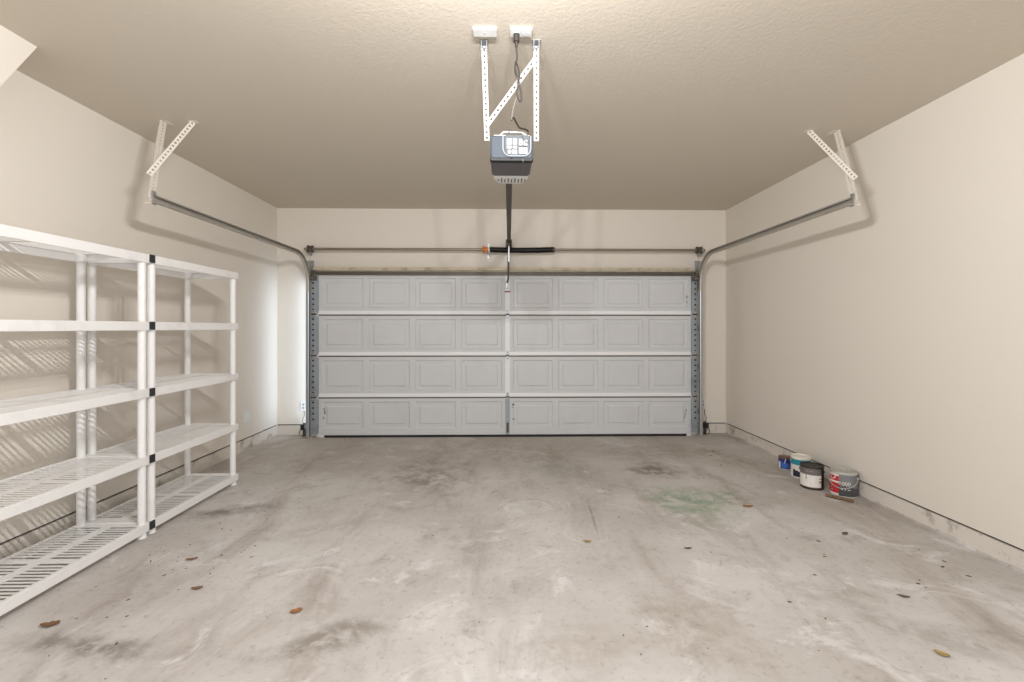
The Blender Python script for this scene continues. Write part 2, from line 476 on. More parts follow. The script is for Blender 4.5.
for i in range(4):
    z0, z1 = ZJ[i], ZJ[i + 1]
    sec = door_section(z0, z1).build('door_section', M['door'], door)
    if i > 0:        # pale meeting rail along the bottom of each upper section
        mb = MB(); mb.box(DL + 0.097, DR - 0.072, DY - 0.014, DY - 0.0005, z0 + 0.006, z0 + 0.052, bevel=0.004)
        tag(mb.build('meeting_rail', M['door_lip'], sec), 'pale horizontal meeting rail')
        mb = MB(); mb.box(DL + 0.097, DR - 0.072, DY - 0.0012, DY - 0.0002, z0 - 0.012, z0 + 0.003)
        mb.build('joint_gap_shade', M['dark_steel'], sec)  # dark strip standing for the shade in the groove between sections
    # centre stile
    lo, hi = z0 + (0.056 if i else 0.01), z1 - 0.022
    if i == 0:
        plate_holes(0.030, 0.086, DY - 0.012, z0 + 0.17, hi, 0.0115, 0.058, 0.004, 0.055).build('center_stile', M['galv_blue'], sec)
        mb = MB(); mb.box(0.034, 0.084, DY - 0.012, DY - 0.0005, z0 + 0.005, z0 + 0.165, M['galv_blue'], bevel=0.002)
        mb.box(0.045, 0.073, DY - 0.017, DY - 0.0121, z0 + 0.03, z0 + 0.155, M['dark_steel'])
        mb.build('bottom_bracket', None, sec)
    else:
        plate_holes(0.028, 0.088, DY - 0.012, lo, hi, 0.0115, 0.058, 0.0035, 0.10).build('center_stile', M['white_steel'], sec)
    # end stiles, hollow steel with a column of holes
    for side, (a, b, hx) in ((-1, (DL + 0.003, DL + 0.095, DL + 0.036)), (1, (DR - 0.070, DR - 0.002, DR - 0.024))):
        plate_holes(a, b, DY - 0.026, z0 + 0.03, z1 - 0.02, 0.0255, hx, 0.011, 0.062).build('end_stile', M['galv_blue'], sec)
        mb = MB(); mb.box(a + 0.004, b - 0.004, DY - 0.012, DY - 0.010, z0 + 0.035, z1 - 0.025)
        mb.build('stile_hole_shade', M['black'], sec)  # added black sheet, puts shade into the hollow behind the holes
    # hinges sit on the joint above
    for hx, wd in ((DL + 0.045, 0.056), (0.058, 0.03), (DR - 0.035, 0.05)):
        if i < 3:
            mb = MB()
            yy = DY - (0.027 if abs(hx) > 1 else 0.0145)
            mb.box(hx - wd / 2, hx + wd / 2, yy - 0.004, yy, z1 - 0.045, z1 + 0.06, M['galv'], bevel=0.001)
            mb.tube([(hx - wd / 2 - 0.004, yy - 0.010, z1 + 0.008), (hx + wd / 2 + 0.004, yy - 0.010, z1 + 0.008)], 0.009, 10, M['dark_steel'])
            for dz in (-0.03, 0.045):
                mb.lathe([(0.006, -0.009), (0.006, -0.004)], (hx, yy, z1 + dz), 'y', 8, M['dark_steel'])
            mb.build('hinge', None, sec)
    if i == 0:
        mb = MB(); mb.prism([(DL + 0.168, 0.001), (DR - 0.130, 0.001), (DR - 0.125, 0.030), (DL + 0.163, 0.030)], 'y', DY - 0.004, DY + 0.045)
        tag(mb.build('bottom_seal', M['black'], sec), 'black rubber bottom seal')
    if i == 3:
        mb = MB(); mb.box(DL + 0.01, DR - 0.01, DY - 0.030, DY + 0.02, z1 - 0.004, z1 + 0.028)
        mb.box(DL + 0.01, DR - 0.01, DY - 0.030, DY - 0.026, z1 - 0.022, z1 - 0.003)
        tag(mb.build('top_strut', M['dark_steel'], sec), 'dark steel stiffening strut')
        mb = MB(); mb.box(0.024, 0.092, DY - 0.0150, DY - 0.0125, z0 + 0.286, z0 + 0.302)
        tag(mb.build('tape', M['redtape'], sec), 'strip of dark red tape')
        for hx in (DL + 0.048, DR - 0.042):   # top roller fixtures
            mb = MB(); mb.box(hx - 0.035, hx + 0.035, DY - 0.060, DY - 0.027, z1 - 0.09, z1 - 0.03, M['dark_steel'], bevel=0.004)
            mb.tube([(hx, DY - 0.067, z1 - 0.06), (2.512 if hx > 0 else -2.436, DY - 0.067, z1 - 0.06)], 0.008, 8, M['galv'])
            mb.build('roller_bracket', None, sec)
        mb = MB()
        for zz, hh, ww in ((1.785, 0.010, 0.016), (1.755, 0.045, 0.008), (1.700, 0.03, 0.009), (1.66, 0.008, 0.008)):
            mb.box(2.352, 2.352 + ww, DY - 0.0006, DY - 0.0001, zz, zz + hh)
        build_pieces(mb, 'printed_mark', M['mark'], sec)
    if i == 0:
        mb = MB()
        for zz, hh, xx, ww in ((0.345, 0.03, -2.262, 0.010), (0.300, 0.035, -2.255, 0.014), (0.235, 0.025, -2.27, 0.012)):
            mb.box(xx, xx + ww, DY - 0.0006, DY - 0.0001, zz, zz + hh)
        build_pieces(mb, 'printed_mark', M['mark'], sec)
        mb = MB()
        for zz, hh, xx, ww in ((0.40, 0.022, 0.118, 0.025), (0.395, 0.01, 0.125, 0.01), (0.370, 0.006, 0.112, 0.03), (0.22, 0.012, 0.12, 0.03)):
            mb.box(xx, xx + ww, DY - 0.0006, DY - 0.0001, zz, zz + hh)
        build_pieces(mb, 'printed_mark', M['mark'], sec)
        mb = MB()
        mb.tube([(2.345, DY - 0.003, 0.33), (2.335, DY - 0.003, 0.27), (2.32, DY - 0.003, 0.225)], 0.003, 6)
        mb.lathe([(0.008, -0.004), (0.008, 0)], (2.346, DY, 0.335), 'y', 10)
        build_pieces(mb, 'printed_mark', M['mark'], sec)
        for hx, sg in ((DL + 0.04, -1), (DR - 0.04, 1)):
            mb = MB(); mb.box(hx - 0.038, hx + 0.045 * (1 if sg < 0 else 0.9), DY - 0.031, DY - 0.0265, z0 + 0.02, z0 + 0.17, bevel=0.001)
            mb.build('corner_bracket', M['galv_blue'], sec)

# ------------------------------------------------------------------ tracks
PROF = [(0.030, 0.016), (0.033, 0.023), (0.026, 0.0265), (0, 0.0265), (0, -0.0265), (0.026, -0.0265), (0.033, -0.023), (0.030, -0.016)]
def make_track(x, side, ztop, yend, label):
    """side = +1: channel opens towards +X (left track)"""
    t = thing('door_track', (x, 5.80, 0), label, 'track', 'roller tracks of the garage door')
    yv, r = 5.785, 0.33
    zc = ztop - r
    mb = MB(); sweep(mb, [(x, yv, 0.02), (x, yv, 0.7), (x, yv, 1.4), (x, yv, zc - 0.12)], PROF, side)
    mb.build('vertical_track', M['galv'], t, solid=0.0025)
    pts = [(x, yv, zc - 0.12)] + [(x, yv - r + r * cos(k * pi / 24), zc + r * sin(k * pi / 24)) for k in range(13)] + [(x, yend + (yv - r - yend) * q, ztop) for q in (0.66, 0.33, 0)]
    mb = MB(); sweep(mb, pts, PROF, side)
    # stiffening angle along the straight run
    mb.build('horizontal_track', M['track'], t, solid=0.0025)
    # angle bar joining the track to the wall
    mb = MB()
    xo = x - side * 0.004
    mb.prism([(yv + 0.03, zc - 0.10), (YB - 0.001, zc - 0.10), (YB - 0.001, zc + 0.30), (yv - 0.03, zc + 0.26), (yv - 0.05, zc + 0.16), (yv + 0.00, zc)], 'x', min(xo, xo - side * 0.003), max(xo, xo - side * 0.003))
    mb.box(min(xo, xo - side * 0.05), max(xo, xo - side * 0.05), YB - 0.004, YB - 0.0005, zc - 0.10, zc + 0.30)
    for zz in (zc - 0.03, zc + 0.06):
        mb.lathe([(0.009, 0.0), (0.009, side * 0.008)], (x, yv + 0.0, zz), 'x', 8)
    mb.build('flag_bracket', M['galv'], t)
    for zz in (0.28, 0.85, 1.35):
        mb = MB()
        mb.box(min(xo, xo - side * 0.003), max(xo, xo - side * 0.003), yv - 0.015, YB - 0.0005, zz, zz + 0.06)
        mb.box(min(xo, xo - side * 0.04), max(xo, xo - side * 0.04), YB - 0.004, YB - 0.0005, zz, zz + 0.06)
        mb.build('wall_bracket', M['galv'], t)
    return t
make_track(-2.446, 1, 2.288, 3.26, 'left steel roller track running above the white shelves')
make_track(2.522, -1, 2.300, 3.26, 'right steel roller track beside the bare right wall')

def angle_bar(mb, p0, p1, d1, d2, w=0.036, m=None):
    p0, p1 = Vector(p0), Vector(p1); t = (p1 - p0).normalized()
    for d, o in ((d1, d2), (d2, d1)):
        d = Vector(d); d = (d - t * d.dot(t)).normalized()
        perforated(mb, p0 + d * w / 2, p1 + d * w / 2, d, w, m=m)
def hanger(side, xend, xt, xb, yt, zend, label):
    t = thing('track_hanger', (xt, yt, ZC), label, 'track hanger', 'perforated hangers holding up the door tracks')
    base = Vector((xend + side * 0.008, 3.285, zend + 0.03)); top = Vector((xt, yt, ZC - 0.002))
    mb = MB(); angle_bar(mb, base + Vector((0, 0, -0.05)), top, (side, 0, 0), (0, -1, 0), 0.060)
    mb.build('upright_angle', M['perf_cream'], t, solid=0.002)
    mid = base.lerp(top, 0.235) + Vector((side * 0.006, -0.070, 0))
    mb = MB(); perforated(mb, mid, (xb, yt - 0.03, ZC - 0.002), (side * 0.30, -0.32, 0.25), 0.036)
    mb.build('diagonal_strap', M['perf_cream'], t, solid=0.002)
    mb = MB()
    mb.box(xb - 0.03, xb + 0.03, yt - 0.05, yt - 0.01, ZC - 0.004, ZC - 0.0005)
    mb.box(xt - 0.035, xt + 0.035, yt - 0.045, yt + 0.02, ZC - 0.004, ZC - 0.0005)
    build_pieces(mb, 'ceiling_foot', M['perf_cream'], t)
    mb = MB()
    for q in (0.0, 0.27, 0.42):
        c = base.lerp(top, q) + Vector((side * 0.016, -0.004, 0))
        mb.lathe([(0.009, -0.010), (0.009, 0.004)], c, 'y', 8)
    build_pieces(mb, 'bolt', M['galv'], t)
    xs = sorted((xend + side * 0.003, xend + side * 0.007)); mb = MB(); mb.box(xs[0], xs[1], 3.262, 3.30, zend - 0.035, zend + 0.06)
    mb.build('end_bracket', M['galv'], t)
hanger(-1, -2.446, -2.545, -2.325, 3.53, 2.288, 'perforated hanger from ceiling to end of left door track')
hanger(1, 2.522, 2.625, 2.405, 3.60, 2.300, 'perforated hanger from ceiling to end of right door track')

# ------------------------------------------------------------------ torsion bar
SY, SZ = 5.875, 2.385
tb = thing('torsion_bar', (0.05, SY, SZ), 'long steel torsion bar with a black spring above the garage door', 'torsion bar')
mb = MB(); mb.tube([(-2.515, SY, SZ), (2.60, SY, SZ)], 0.0165, 14)
mb.build('shaft', M['tube'], tb)
mb = MB()
turns, x0, x1, rc = 64, -0.165, 0.640, 0.031
pts = []
for k in range(turns * 12 + 1):
    q = k / (turns * 12); a = 2 * pi * k / 12
    sag = -0.009 * sin(pi * q)
    pts.append((x0 + (x1 - x0) * q, SY + rc * cos(a), SZ + sag + rc * sin(a)))
mb.tube(pts, 0.0066, 5)
mb.build('spring', M['spring'], tb)
mb = MB(); mb.lathe([(0.018, -0.262), (0.036, -0.258), (0.038, -0.235), (0.030, -0.228), (0.034, -0.205), (0.034, -0.185), (0.02, -0.183)], (0, SY, SZ), 'x', 20)
for k in range(4):
    a = k * pi / 2 + 0.4
    mb.tube([(-0.245, SY, SZ), (-0.245, SY + 0.047 * cos(a), SZ + 0.047 * sin(a))], 0.007, 8)
tag(mb.build('winding_cone', M['orange'], tb), 'orange winding cone')
mb = MB(); mb.lathe([(0.02, 0.636), (0.036, 0.638), (0.038, 0.655), (0.022, 0.665)], (0, SY, SZ - 0.001), 'x', 20)
mb.build('spring_end_cone', M['dark_steel'], tb)
mb = MB()
mb.prism([(SY - 0.03, SZ - 0.055), (YB - 0.001, SZ - 0.075), (YB - 0.001, SZ + 0.075), (SY - 0.03, SZ + 0.045)], 'x', -0.182, -0.177)
mb.box(-0.20, -0.177, YB - 0.005, YB - 0.0005, SZ - 0.09, SZ + 0.09)
mb.build('center_bracket', M['galv'], tb)
for sx, xx in ((-1, -2.475), (1, 2.560)):
    mb = MB()
    prof = [(0.018, -0.03), (0.047, -0.03), (0.047, -0.026), (0.040, -0.022), (0.042, -0.012), (0.040, -0.008), (0.042, 0.002), (0.040, 0.006), (0.046, 0.016), (0.046, 0.026), (0.018, 0.028)]
    mb.lathe(prof, (xx - sx * 0.04, SY, SZ), 'x', 24)
    mb.build('cable_drum', M['dark_steel'], tb)
    mb = MB()
    mb.prism([(SY - 0.045, SZ - 0.045), (SY + 0.0, SZ - 0.070), (YB - 0.001, SZ - 0.070), (YB - 0.001, SZ + 0.05), (SY - 0.02, SZ + 0.05)], 'x', xx - 0.002, xx + 0.002)
    mb.lathe([(0.03, -0.008), (0.03, 0.012)], (xx, SY, SZ), 'x', 16)
    mb.build('end_bearing_plate', M['galv'], tb)
    mb = MB(); cx = -2.4165 if sx < 0 else 2.4800
    mb.tube([(xx - sx * 0.050, SY - 0.045, SZ), (cx, DY - 0.0345, 2.15), (cx, DY - 0.0345, 1.2), (cx, DY - 0.0345, 0.12)], 0.0022, 6)
    mb.build('lift_cable', M['tube'], tb)

# ------------------------------------------------------------------ opener
OX0, OX1, OY0, OY1, OZ0, OZ1 = -0.072, 0.170, 2.585, 2.965, 2.326, 2.472
OC = (OX0 + OX1) / 2
op = thing('garage_door_opener', (OC, 2.78, OZ1), 'grey ceiling-hung garage door opener with white light lens and brown rail', 'garage door opener')
def shell(sections, m=None):
    """loft of rounded rectangles: (y, x0, x1, z0, z1, radius)"""
    mb = MB(); rows = []
    for (y, x0, x1, z0, z1, r) in sections:
        ring = []
        for cx, cz, a0 in ((x1 - r, z1 - r, 0), (x0 + r, z1 - r, 90), (x0 + r, z0 + r, 180), (x1 - r, z0 + r, 270)):
            for k in range(5):
                a = R(a0 + 90 * k / 4); ring.append(mb.bm.verts.new((cx + r * cos(a), y, cz + r * sin(a))))
        rows.append(ring)
    n = len(rows[0])
    for A, B in zip(rows, rows[1:]):
        for k in range(n):
            f = mb.bm.faces.new((A[k], A[(k + 1) % n], B[(k + 1) % n], B[k])); f.smooth = True
    mb.bm.faces.new(rows[0]); mb.bm.faces.new(rows[-1])
    return mb
zu = OZ0 + 0.012
shell([(OY0, OX0 + 0.010, OX1 - 0.010, zu + 0.008, OZ1 - 0.010, 0.014), (OY0 + 0.010, OX0, OX1, zu, OZ1, 0.018),
       (2.70, OX0, OX1, zu, OZ1, 0.018), (2.88, OX0 + 0.002, OX1 - 0.002, zu, OZ1 - 0.012, 0.018)]).build('housing', M['opener'], op)
shell([(OY0 + 0.004, OX0 + 0.004, OX1 - 0.004, OZ0 + 0.004, zu + 0.010, 0.006), (OY0 + 0.012, OX0 - 0.001, OX1 + 0.001, OZ0 + 0.004, zu + 0.012, 0.006),
       (OY0 + 0.034, OX0 - 0.001, OX1 + 0.001, OZ0 + 0.002, zu + 0.012, 0.006)]).build('seam_band', M['black'], op)
shell([(OY0 + 0.035, OX0 + 0.006, OX1 - 0.006, OZ0, zu + 0.010, 0.006), (2.75, OX0 + 0.006, OX1 - 0.006, OZ0, zu + 0.02, 0.008),
       (2.845, OX0 + 0.012, OX1 - 0.012, OZ0 + 0.002, zu + 0.02, 0.008)]).build('bottom_cover', M['opener_dark'], op)
# white vented light cover at the door end
mb = MB()
sections = [(2.846, OX0 + 0.010, OX1 - 0.010, OZ0 + 0.001, OZ1 - 0.03, 0.01), (2.92, OX0 + 0.016, OX1 - 0.016, OZ0 - 0.002, OZ1 - 0.03, 0.012),
            (2.98, OX0 + 0.040, OX1 - 0.040, OZ0 - 0.002, OZ1 - 0.03, 0.012), (3.005, OX0 + 0.075, OX1 - 0.075, OZ0 + 0.004, OZ1 - 0.035, 0.010)]
g = shell(sections).build('vent_cover', M['plate'], op)
mb = MB()
for k in range(9):
    x = OX0 + 0.036 + k * 0.0212
    mb.box(x + 0.002, x + 0.009, 2.885 if k % 2 else 2.90, 2.925 if abs(k - 4) > 3 else 2.955, OZ0 - 0.0045, OZ0 - 0.0005)
build_pieces(mb, 'vent_slot', M['opener_dark'], g)
# front light lens: raised bright rim around a block of white prisms
def rrect(x0, x1, z0, z1, rs, n=6):
    pts = []
    for cx, cz, a0, r in ((x1 - rs[0], z1 - rs[0], 0, rs[0]), (x0 + rs[1], z1 - rs[1], 90, rs[1]), (x0 + rs[2], z0 + rs[2], 180, rs[2]), (x1 - rs[3], z0 + rs[3], 270, rs[3])):
        for k in range(n + 1):
            a = R(a0 + 90 * k / n); pts.append((cx + r * cos(a), cz + r * sin(a)))
    return pts
LX0, LX1, LZ0, LZ1 = 0.006, 0.152, OZ0 + 0.032, OZ1 - 0.002
mb = MB(); mb.prism(rrect(LX0 + 0.004, LX1 - 0.004, LZ0, LZ1, (0.012, 0.008, 0.035, 0.035)), 'y', OY0 - 0.004, OY0 + 0.006)
lf = mb.build('lens_frame', M['lens_grey'], op)
mb = MB()
rp = rrect(LX0 - 0.006, LX1 + 0.004, LZ0 - 0.005, LZ1, (0.010, 0.01, 0.042, 0.042), 8)
rp = [p for p in rp if p[1] < LZ1 - 0.006]
rp = sorted(rp, key=lambda p: math.atan2(p[0] - (LX0 + LX1) / 2, -(p[1] - LZ1)))
mb.tube([(a, OY0 - 0.004, b) for a, b in rp], 0.0045, 8)
tag(mb.build('lens_rim', M['chrome'], op), 'bright curved rim round the lens')
mb = MB()
for (a, b, c, d) in ((0.020, 0.050, 0.074, 0.112), (0.054, 0.080, 0.074, 0.112), (0.020, 0.050, 0.052, 0.071), (0.054, 0.080, 0.052, 0.071),
                     (0.026, 0.044, 0.022, 0.048), (0.048, 0.080, 0.020, 0.048), (0.088, 0.138, 0.022, 0.062), (0.088, 0.110, 0.070, 0.110), (0.114, 0.138, 0.068, 0.104)):
    mb.box(a, b, OY0 - 0.011, OY0 - 0.003, OZ0 + 0.014 + c * 0.98, OZ0 + 0.014 + d * 0.98, bevel=0.003)
tag(mb.build('light_lens', M['lens'], op), 'white ribbed light lens')
mb = MB()
mb.tube([(0.108, OY0 - 0.012, OZ1 - 0.010), (0.118, OY0 - 0.014, OZ1 - 0.034), (0.136, OY0 - 0.013, OZ1 - 0.050), (0.142, OY0 - 0.012, OZ1 - 0.036)], 0.0022, 6)
mb.tube([(0.094, OY0 - 0.012, OZ0 + 0.080), (0.112, OY0 - 0.014, OZ0 + 0.074), (0.128, OY0 - 0.013, OZ0 + 0.082)], 0.0022, 6)
for a, b in ((0.098, 0.090), (0.116, 0.078), (0.127, 0.096), (0.060, 0.040)):
    mb.lathe([(0.003, -0.014), (0.003, -0.010)], (a, OY0, OZ0 + b + 0.004), 'y', 8)
build_pieces(mb, 'lamp_wiring', M['opener_dark'], lf)
mb = MB(); mb.lathe([(0.0075, -0.006), (0.0075, 0.006)], (0.047, OY0, OZ0 + 0.023), 'y', 14)
mb.build('learn_button', M['black'], op)
# white hanging wire antenna below
mb = MB(); mb.tube([(0.112, OY0 + 0.004, OZ0 + 0.012), (0.113, OY0 + 0.004, OZ0 - 0.002), (0.114, 2.70, OZ0 - 0.004), (0.116, 2.82, OZ0 - 0.002)], 0.0022, 6)
mb.build('antenna_wire', M['cord_grey'], op)
# top bracket rails
mb = MB()
mb.tube([(OX0 + 0.055, OY0 + 0.02, OZ1 + 0.004), (OX0 + 0.075, OY0 + 0.02, OZ1 + 0.024), (OX1 - 0.065, OY0 + 0.02, OZ1 + 0.024), (OX1 - 0.03, OY0 + 0.02, OZ1 + 0.000)], 0.006, 8)
mb.box(OX0 + 0.02, OX1 - 0.02, OY0 + 0.015, OY0 + 0.045, OZ1 - 0.001, OZ1 + 0.006)
tag(mb.build('top_bracket', M['perf'], op), 'white bracket over the motor')
# rail to the door
def skew(mb):
    for v in mb.bm.verts: v.co.x += (v.co.y - 5.85) * 0.013
    return mb
mb = MB(); mb.box(0.053, 0.099, 2.97, 5.93, 2.430, 2.448, M['rail'], bevel=0.002); mb.box(0.071, 0.081, 2.60, 5.93, 2.4475, 2.478, M['rail'])
skew(mb)
for v in mb.bm.verts:
    if v.co.y < 2.8: v.co.z += 0.03
rl = mb.build('rail', None, op)
mb = MB(); mb.box(0.045, 0.051, 5.80, 6.008, 2.430, 2.50, M['dark_steel']); mb.box(0.101, 0.107, 5.80, 6.008, 2.430, 2.50, M['dark_steel'])
mb.box(0.035, 0.117, 6.003, 6.0085, 2.43, 2.54, M['dark_steel'])
mb.tube([(0.041, 5.83, 2.445), (0.111, 5.83, 2.445)], 0.007, 8, M['galv'])
mb.build('header_bracket', None, rl)
mb = MB()
mb.box(0.052, 0.090, 5.60, 5.72, 2.392, 2.429, M['dark_steel'], bevel=0.003)
mb.build('trolley', None, rl)
mb = MB()
mb.box(0.064, 0.080, 5.665, 5.690, 2.20, 2.40, M['galv'], bevel=0.002)
for a, b in (((0.068, 5.680, 2.26), (0.066, 5.775, 2.00)), ((0.066, 5.775, 2.00), (0.046, 5.800, 1.93))):
    mb.tube([a, b], 0.011, 8, M['dark_steel'])
mb.box(0.036, 0.060, 5.775, DY - 0.013, 1.89, 1.95, M['galv'], bevel=0.002)
mb.build('door_arm', None, op)

# ------------------------------------------------------------------ opener hanger, ceiling plates, cord
oh = thing('opener_hanger', (0.05, 2.49, ZC), 'white perforated straps with diagonal brace holding the garage door opener', 'hanger')
LT, LB = Vector((-0.102, 2.488, ZC - 0.03)), Vector((-0.0905, 2.600, 2.445))
RT, RB = Vector((0.180, 2.482, ZC - 0.03)), Vector((0.1885, 2.600, 2.445))
for a, b in ((LT, LB), (RT, RB)):
    mb = MB(); perforated(mb, b, a, (1, 0, 0), 0.028, pitch=0.030, hole=0.012)
    mb.build('strap', M['perf'], oh, solid=0.003)
    mb = MB()
    mb.box(a.x - 0.016, a.x - 0.012, a.y - 0.012, a.y + 0.012, ZC - 0.05, ZC - 0.0005); mb.box(a.x + 0.012, a.x + 0.016, a.y - 0.012, a.y + 0.012, ZC - 0.05, ZC - 0.0005)
    mb.box(a.x - 0.022, a.x + 0.022, a.y - 0.02, a.y + 0.02, ZC - 0.005, ZC - 0.0005)
    mb.tube([(a.x - 0.02, a.y - 0.004, ZC - 0.032), (a.x + 0.02, a.y - 0.004, ZC - 0.032)], 0.007, 8)
    mb.build('ceiling_clip', M['galv'], oh)
mb = MB(); perforated(mb, LT.lerp(LB, 0.84) + Vector((0, -0.006, 0)), RT.lerp(RB, 0.11) + Vector((0, -0.006, 0)), (1, 0, 0.6), 0.027, pitch=0.030, hole=0.012)
mb.build('diagonal_brace', M['perf'], oh, solid=0.003)

pl = thing('ceiling_plate', (-0.095, 2.395, ZC), 'white blank ceiling plate beside left opener strap', 'cover plate')
mb = MB(); mb.box(-0.155, -0.032, 2.365, 2.428, ZC - 0.014, ZC - 0.0002, bevel=0.003); mb.build('plate', M['plate'], pl)
mb = MB(); mb.lathe([(0.004, -0.016), (0.004, -0.010)], (-0.095, 2.395, ZC), 'z', 8); build_pieces(mb, 'screw', M['galv'], pl)
po = thing('ceiling_outlet', (0.095, 2.393, ZC), 'white ceiling outlet with a dark cord plugged in', 'outlet')
mb = MB(); mb.box(0.038, 0.150, 2.363, 2.426, ZC - 0.014, ZC - 0.0002, bevel=0.003); mb.build('plate', M['plate'], po)
mb = MB(); mb.lathe([(0.017, -0.018), (0.017, -0.012)], (0.070, 2.394, ZC), 'z', 16); mb.lathe([(0.017, -0.018), (0.017, -0.012)], (0.120, 2.394, ZC), 'z', 16)
build_pieces(mb, 'socket', M['plate'], po)
def smooth(pts, n=8):
    P = [Vector(p) for p in pts]; out = []
    for i in range(len(P) - 1):
        a, b, c, d = P[max(0, i - 1)], P[i], P[i + 1], P[min(len(P) - 1, i + 2)]
        for k in range(n):
            t = k / n
            out.append(0.5 * ((2 * b) + (c - a) * t + (2 * a - 5 * b + 4 * c - d) * t * t + (3 * b - a - 3 * c + d) * t ** 3))
    return out + [P[-1]]
pc = thing('power_cord', (0.070, 2.394, ZC - 0.02), 'dark looped power cord hanging from ceiling outlet to opener', 'cord')
mb = MB(); mb.lathe([(0.015, -0.058), (0.016, -0.045), (0.016, -0.0185)], (0.070, 2.394, ZC), 'z', 14)
mb.lathe([(0.006, -0.085), (0.009, -0.058)], (0.070, 2.394, ZC), 'z', 10)
mb.build('plug', M['cord'], pc)
cz = lambda z: z
mb = MB()
mb.tube(smooth([(0.070, 2.394, 2.852), (0.073, 2.41, 2.80), (0.062, 2.42, 2.765), (0.068, 2.42, 2.715), (0.086, 2.42, 2.70), (0.082, 2.42, 2.75), (0.066, 2.42, 2.79),
                (0.070, 2.43, 2.74), (0.084, 2.43, 2.68), (0.072, 2.43, 2.635), (0.088, 2.43, 2.585), (0.098, 2.43, 2.60), (0.090, 2.43, 2.66), (0.080, 2.43, 2.68)]), 0.0042, 8)
mb.build('coiled_cord', M['cord'], pc)
mb = MB()
mb.tube(smooth([(0.080, 2.434, 2.68), (0.074, 2.44, 2.62), (0.055, 2.45, 2.56), (0.046, 2.46, 2.50)]), 0.003, 6)
mb.build('grey_lead', M['cord_grey'], pc)
mb = MB()
mb.tube(smooth([(0.046, 2.46, 2.50), (0.058, 2.50, 2.53), (0.090, 2.56, 2.505), (0.128, 2.60, 2.51), (0.142, 2.62, 2.51), (0.146, 2.627, 2.49), (0.147, 2.64, 2.4785)]), 0.005, 8)
mb.build('cord_tail', M['cord'], pc)

# ------------------------------------------------------------------ shelving
LVL = [0.092, 0.537, 0.983, 1.428, 1.877]
SXF, SXR = -2.357, -2.812
def make_unit(y0, y1, label):
    u = thing('shelving_unit', ((SXF + SXR) / 2, (y0 + y1) / 2, 0), label, 'shelving unit', 'pale resin shelving units along the left wall')
    lip, th = 0.057, 0.0035
    rows = [(SXR + 0.030, SXR + 0.198), (SXF - 0.198, SXF - 0.030)]
    for z in LVL:
        mb = MB()
        lo, zt = z - lip, z - 0.004
        t = 0.016
        mb.box(SXF - t, SXF, y0, y1, lo, z, bevel=0.003); mb.box(SXR, SXR + t, y0, y1, lo, z, bevel=0.003)
        mb.box(SXR + t, SXF - t, y0, y0 + t, lo, z - 0.0002); mb.box(SXR + t, SXF - t, y1 - t, y1, lo, z - 0.0002)
        # solid strips lengthwise
        for a, b in ((SXR + 0.002, rows[0][0]), (rows[0][1], rows[1][0]), (rows[1][1], SXF - 0.002)):
            mb.box(a, b, y0 + 0.002, y1 - 0.002, zt - th, zt)
        e = 0.066
        ym = (y0 + y1) / 2
        for a, b in ((y0 + 0.002, y0 + e), (ym - 0.024, ym + 0.024), (y1 - e, y1 - 0.002)):
            for r0, r1 in rows: mb.box(r0, r1, a, b, zt - th, zt)
        # slats between the slots
        for a, b in ((y0 + e, ym - 0.024), (ym + 0.024, y1 - e)):
            n = int(round((b - a) / 0.032)); pt = (b - a) / n
            for r0, r1 in rows:
                for k in range(n - 1):
                    yc = a + (k + 1) * pt
                    mb.box(r0, r1, yc - 0.0056, yc + 0.0056, zt - th, zt)
        # corner collars
        for cx in (SXF - 0.036, SXR + 0.036):
            for cy in (y0 + 0.036, y1 - 0.036):
                mb.lathe([(0.031, -0.001), (0.031, lip - 0.006)], (cx, cy, lo), 'z', 16)
        mb.build('shelf', M['shelf'], u)
    tops = LVL
    for i in range(4):
        for cx in (SXF - 0.030, SXR + 0.030):
            for cy in (y0 + 0.032, y1 - 0.032):
                a, b = tops[i] - 0.004, tops[i + 1] - lip + 0.004
                mb = MB(); mb.lathe([(0.0235, 0), (0.0232, b - a)], (cx, cy, a), 'z', 18)
                mb.build('post', M['shelf'], u)
    for cx in (SXF - 0.030, SXR + 0.030):
        for cy in (y0 + 0.032, y1 - 0.032):
            mb = MB(); mb.lathe([(0.030, 0.0005), (0.026, 0.012), (0.025, LVL[0] - lip + 0.003)], (cx, cy, 0), 'z', 16)
            mb.build('foot', M['shelf'], u)
    return u
make_unit(2.108, 3.120, 'pale five-tier plastic shelving unit nearer the camera')
make_unit(3.136, 4.146, 'pale five-tier plastic shelving unit nearer the garage door')
cname = ['bottom', 'second lowest', 'middle', 'second highest', 'top']
for z, nm in zip(LVL, cname):
    mb = MB()
    mb.box(SXF + 0.0004, SXF + 0.008, 3.112, 3.156, z - 0.053, z + 0.001, bevel=0.0015)
    mb.box(SXF - 0.012, SXF + 0.0004, 3.1215, 3.1345, z - 0.050, z - 0.004)
    o = mb.build('connector_clip', M['clip'])
    tag(o, 'small black clip joining the two shelving units at %s shelf level' % nm, 'clip', 'black clips joining the shelving units')

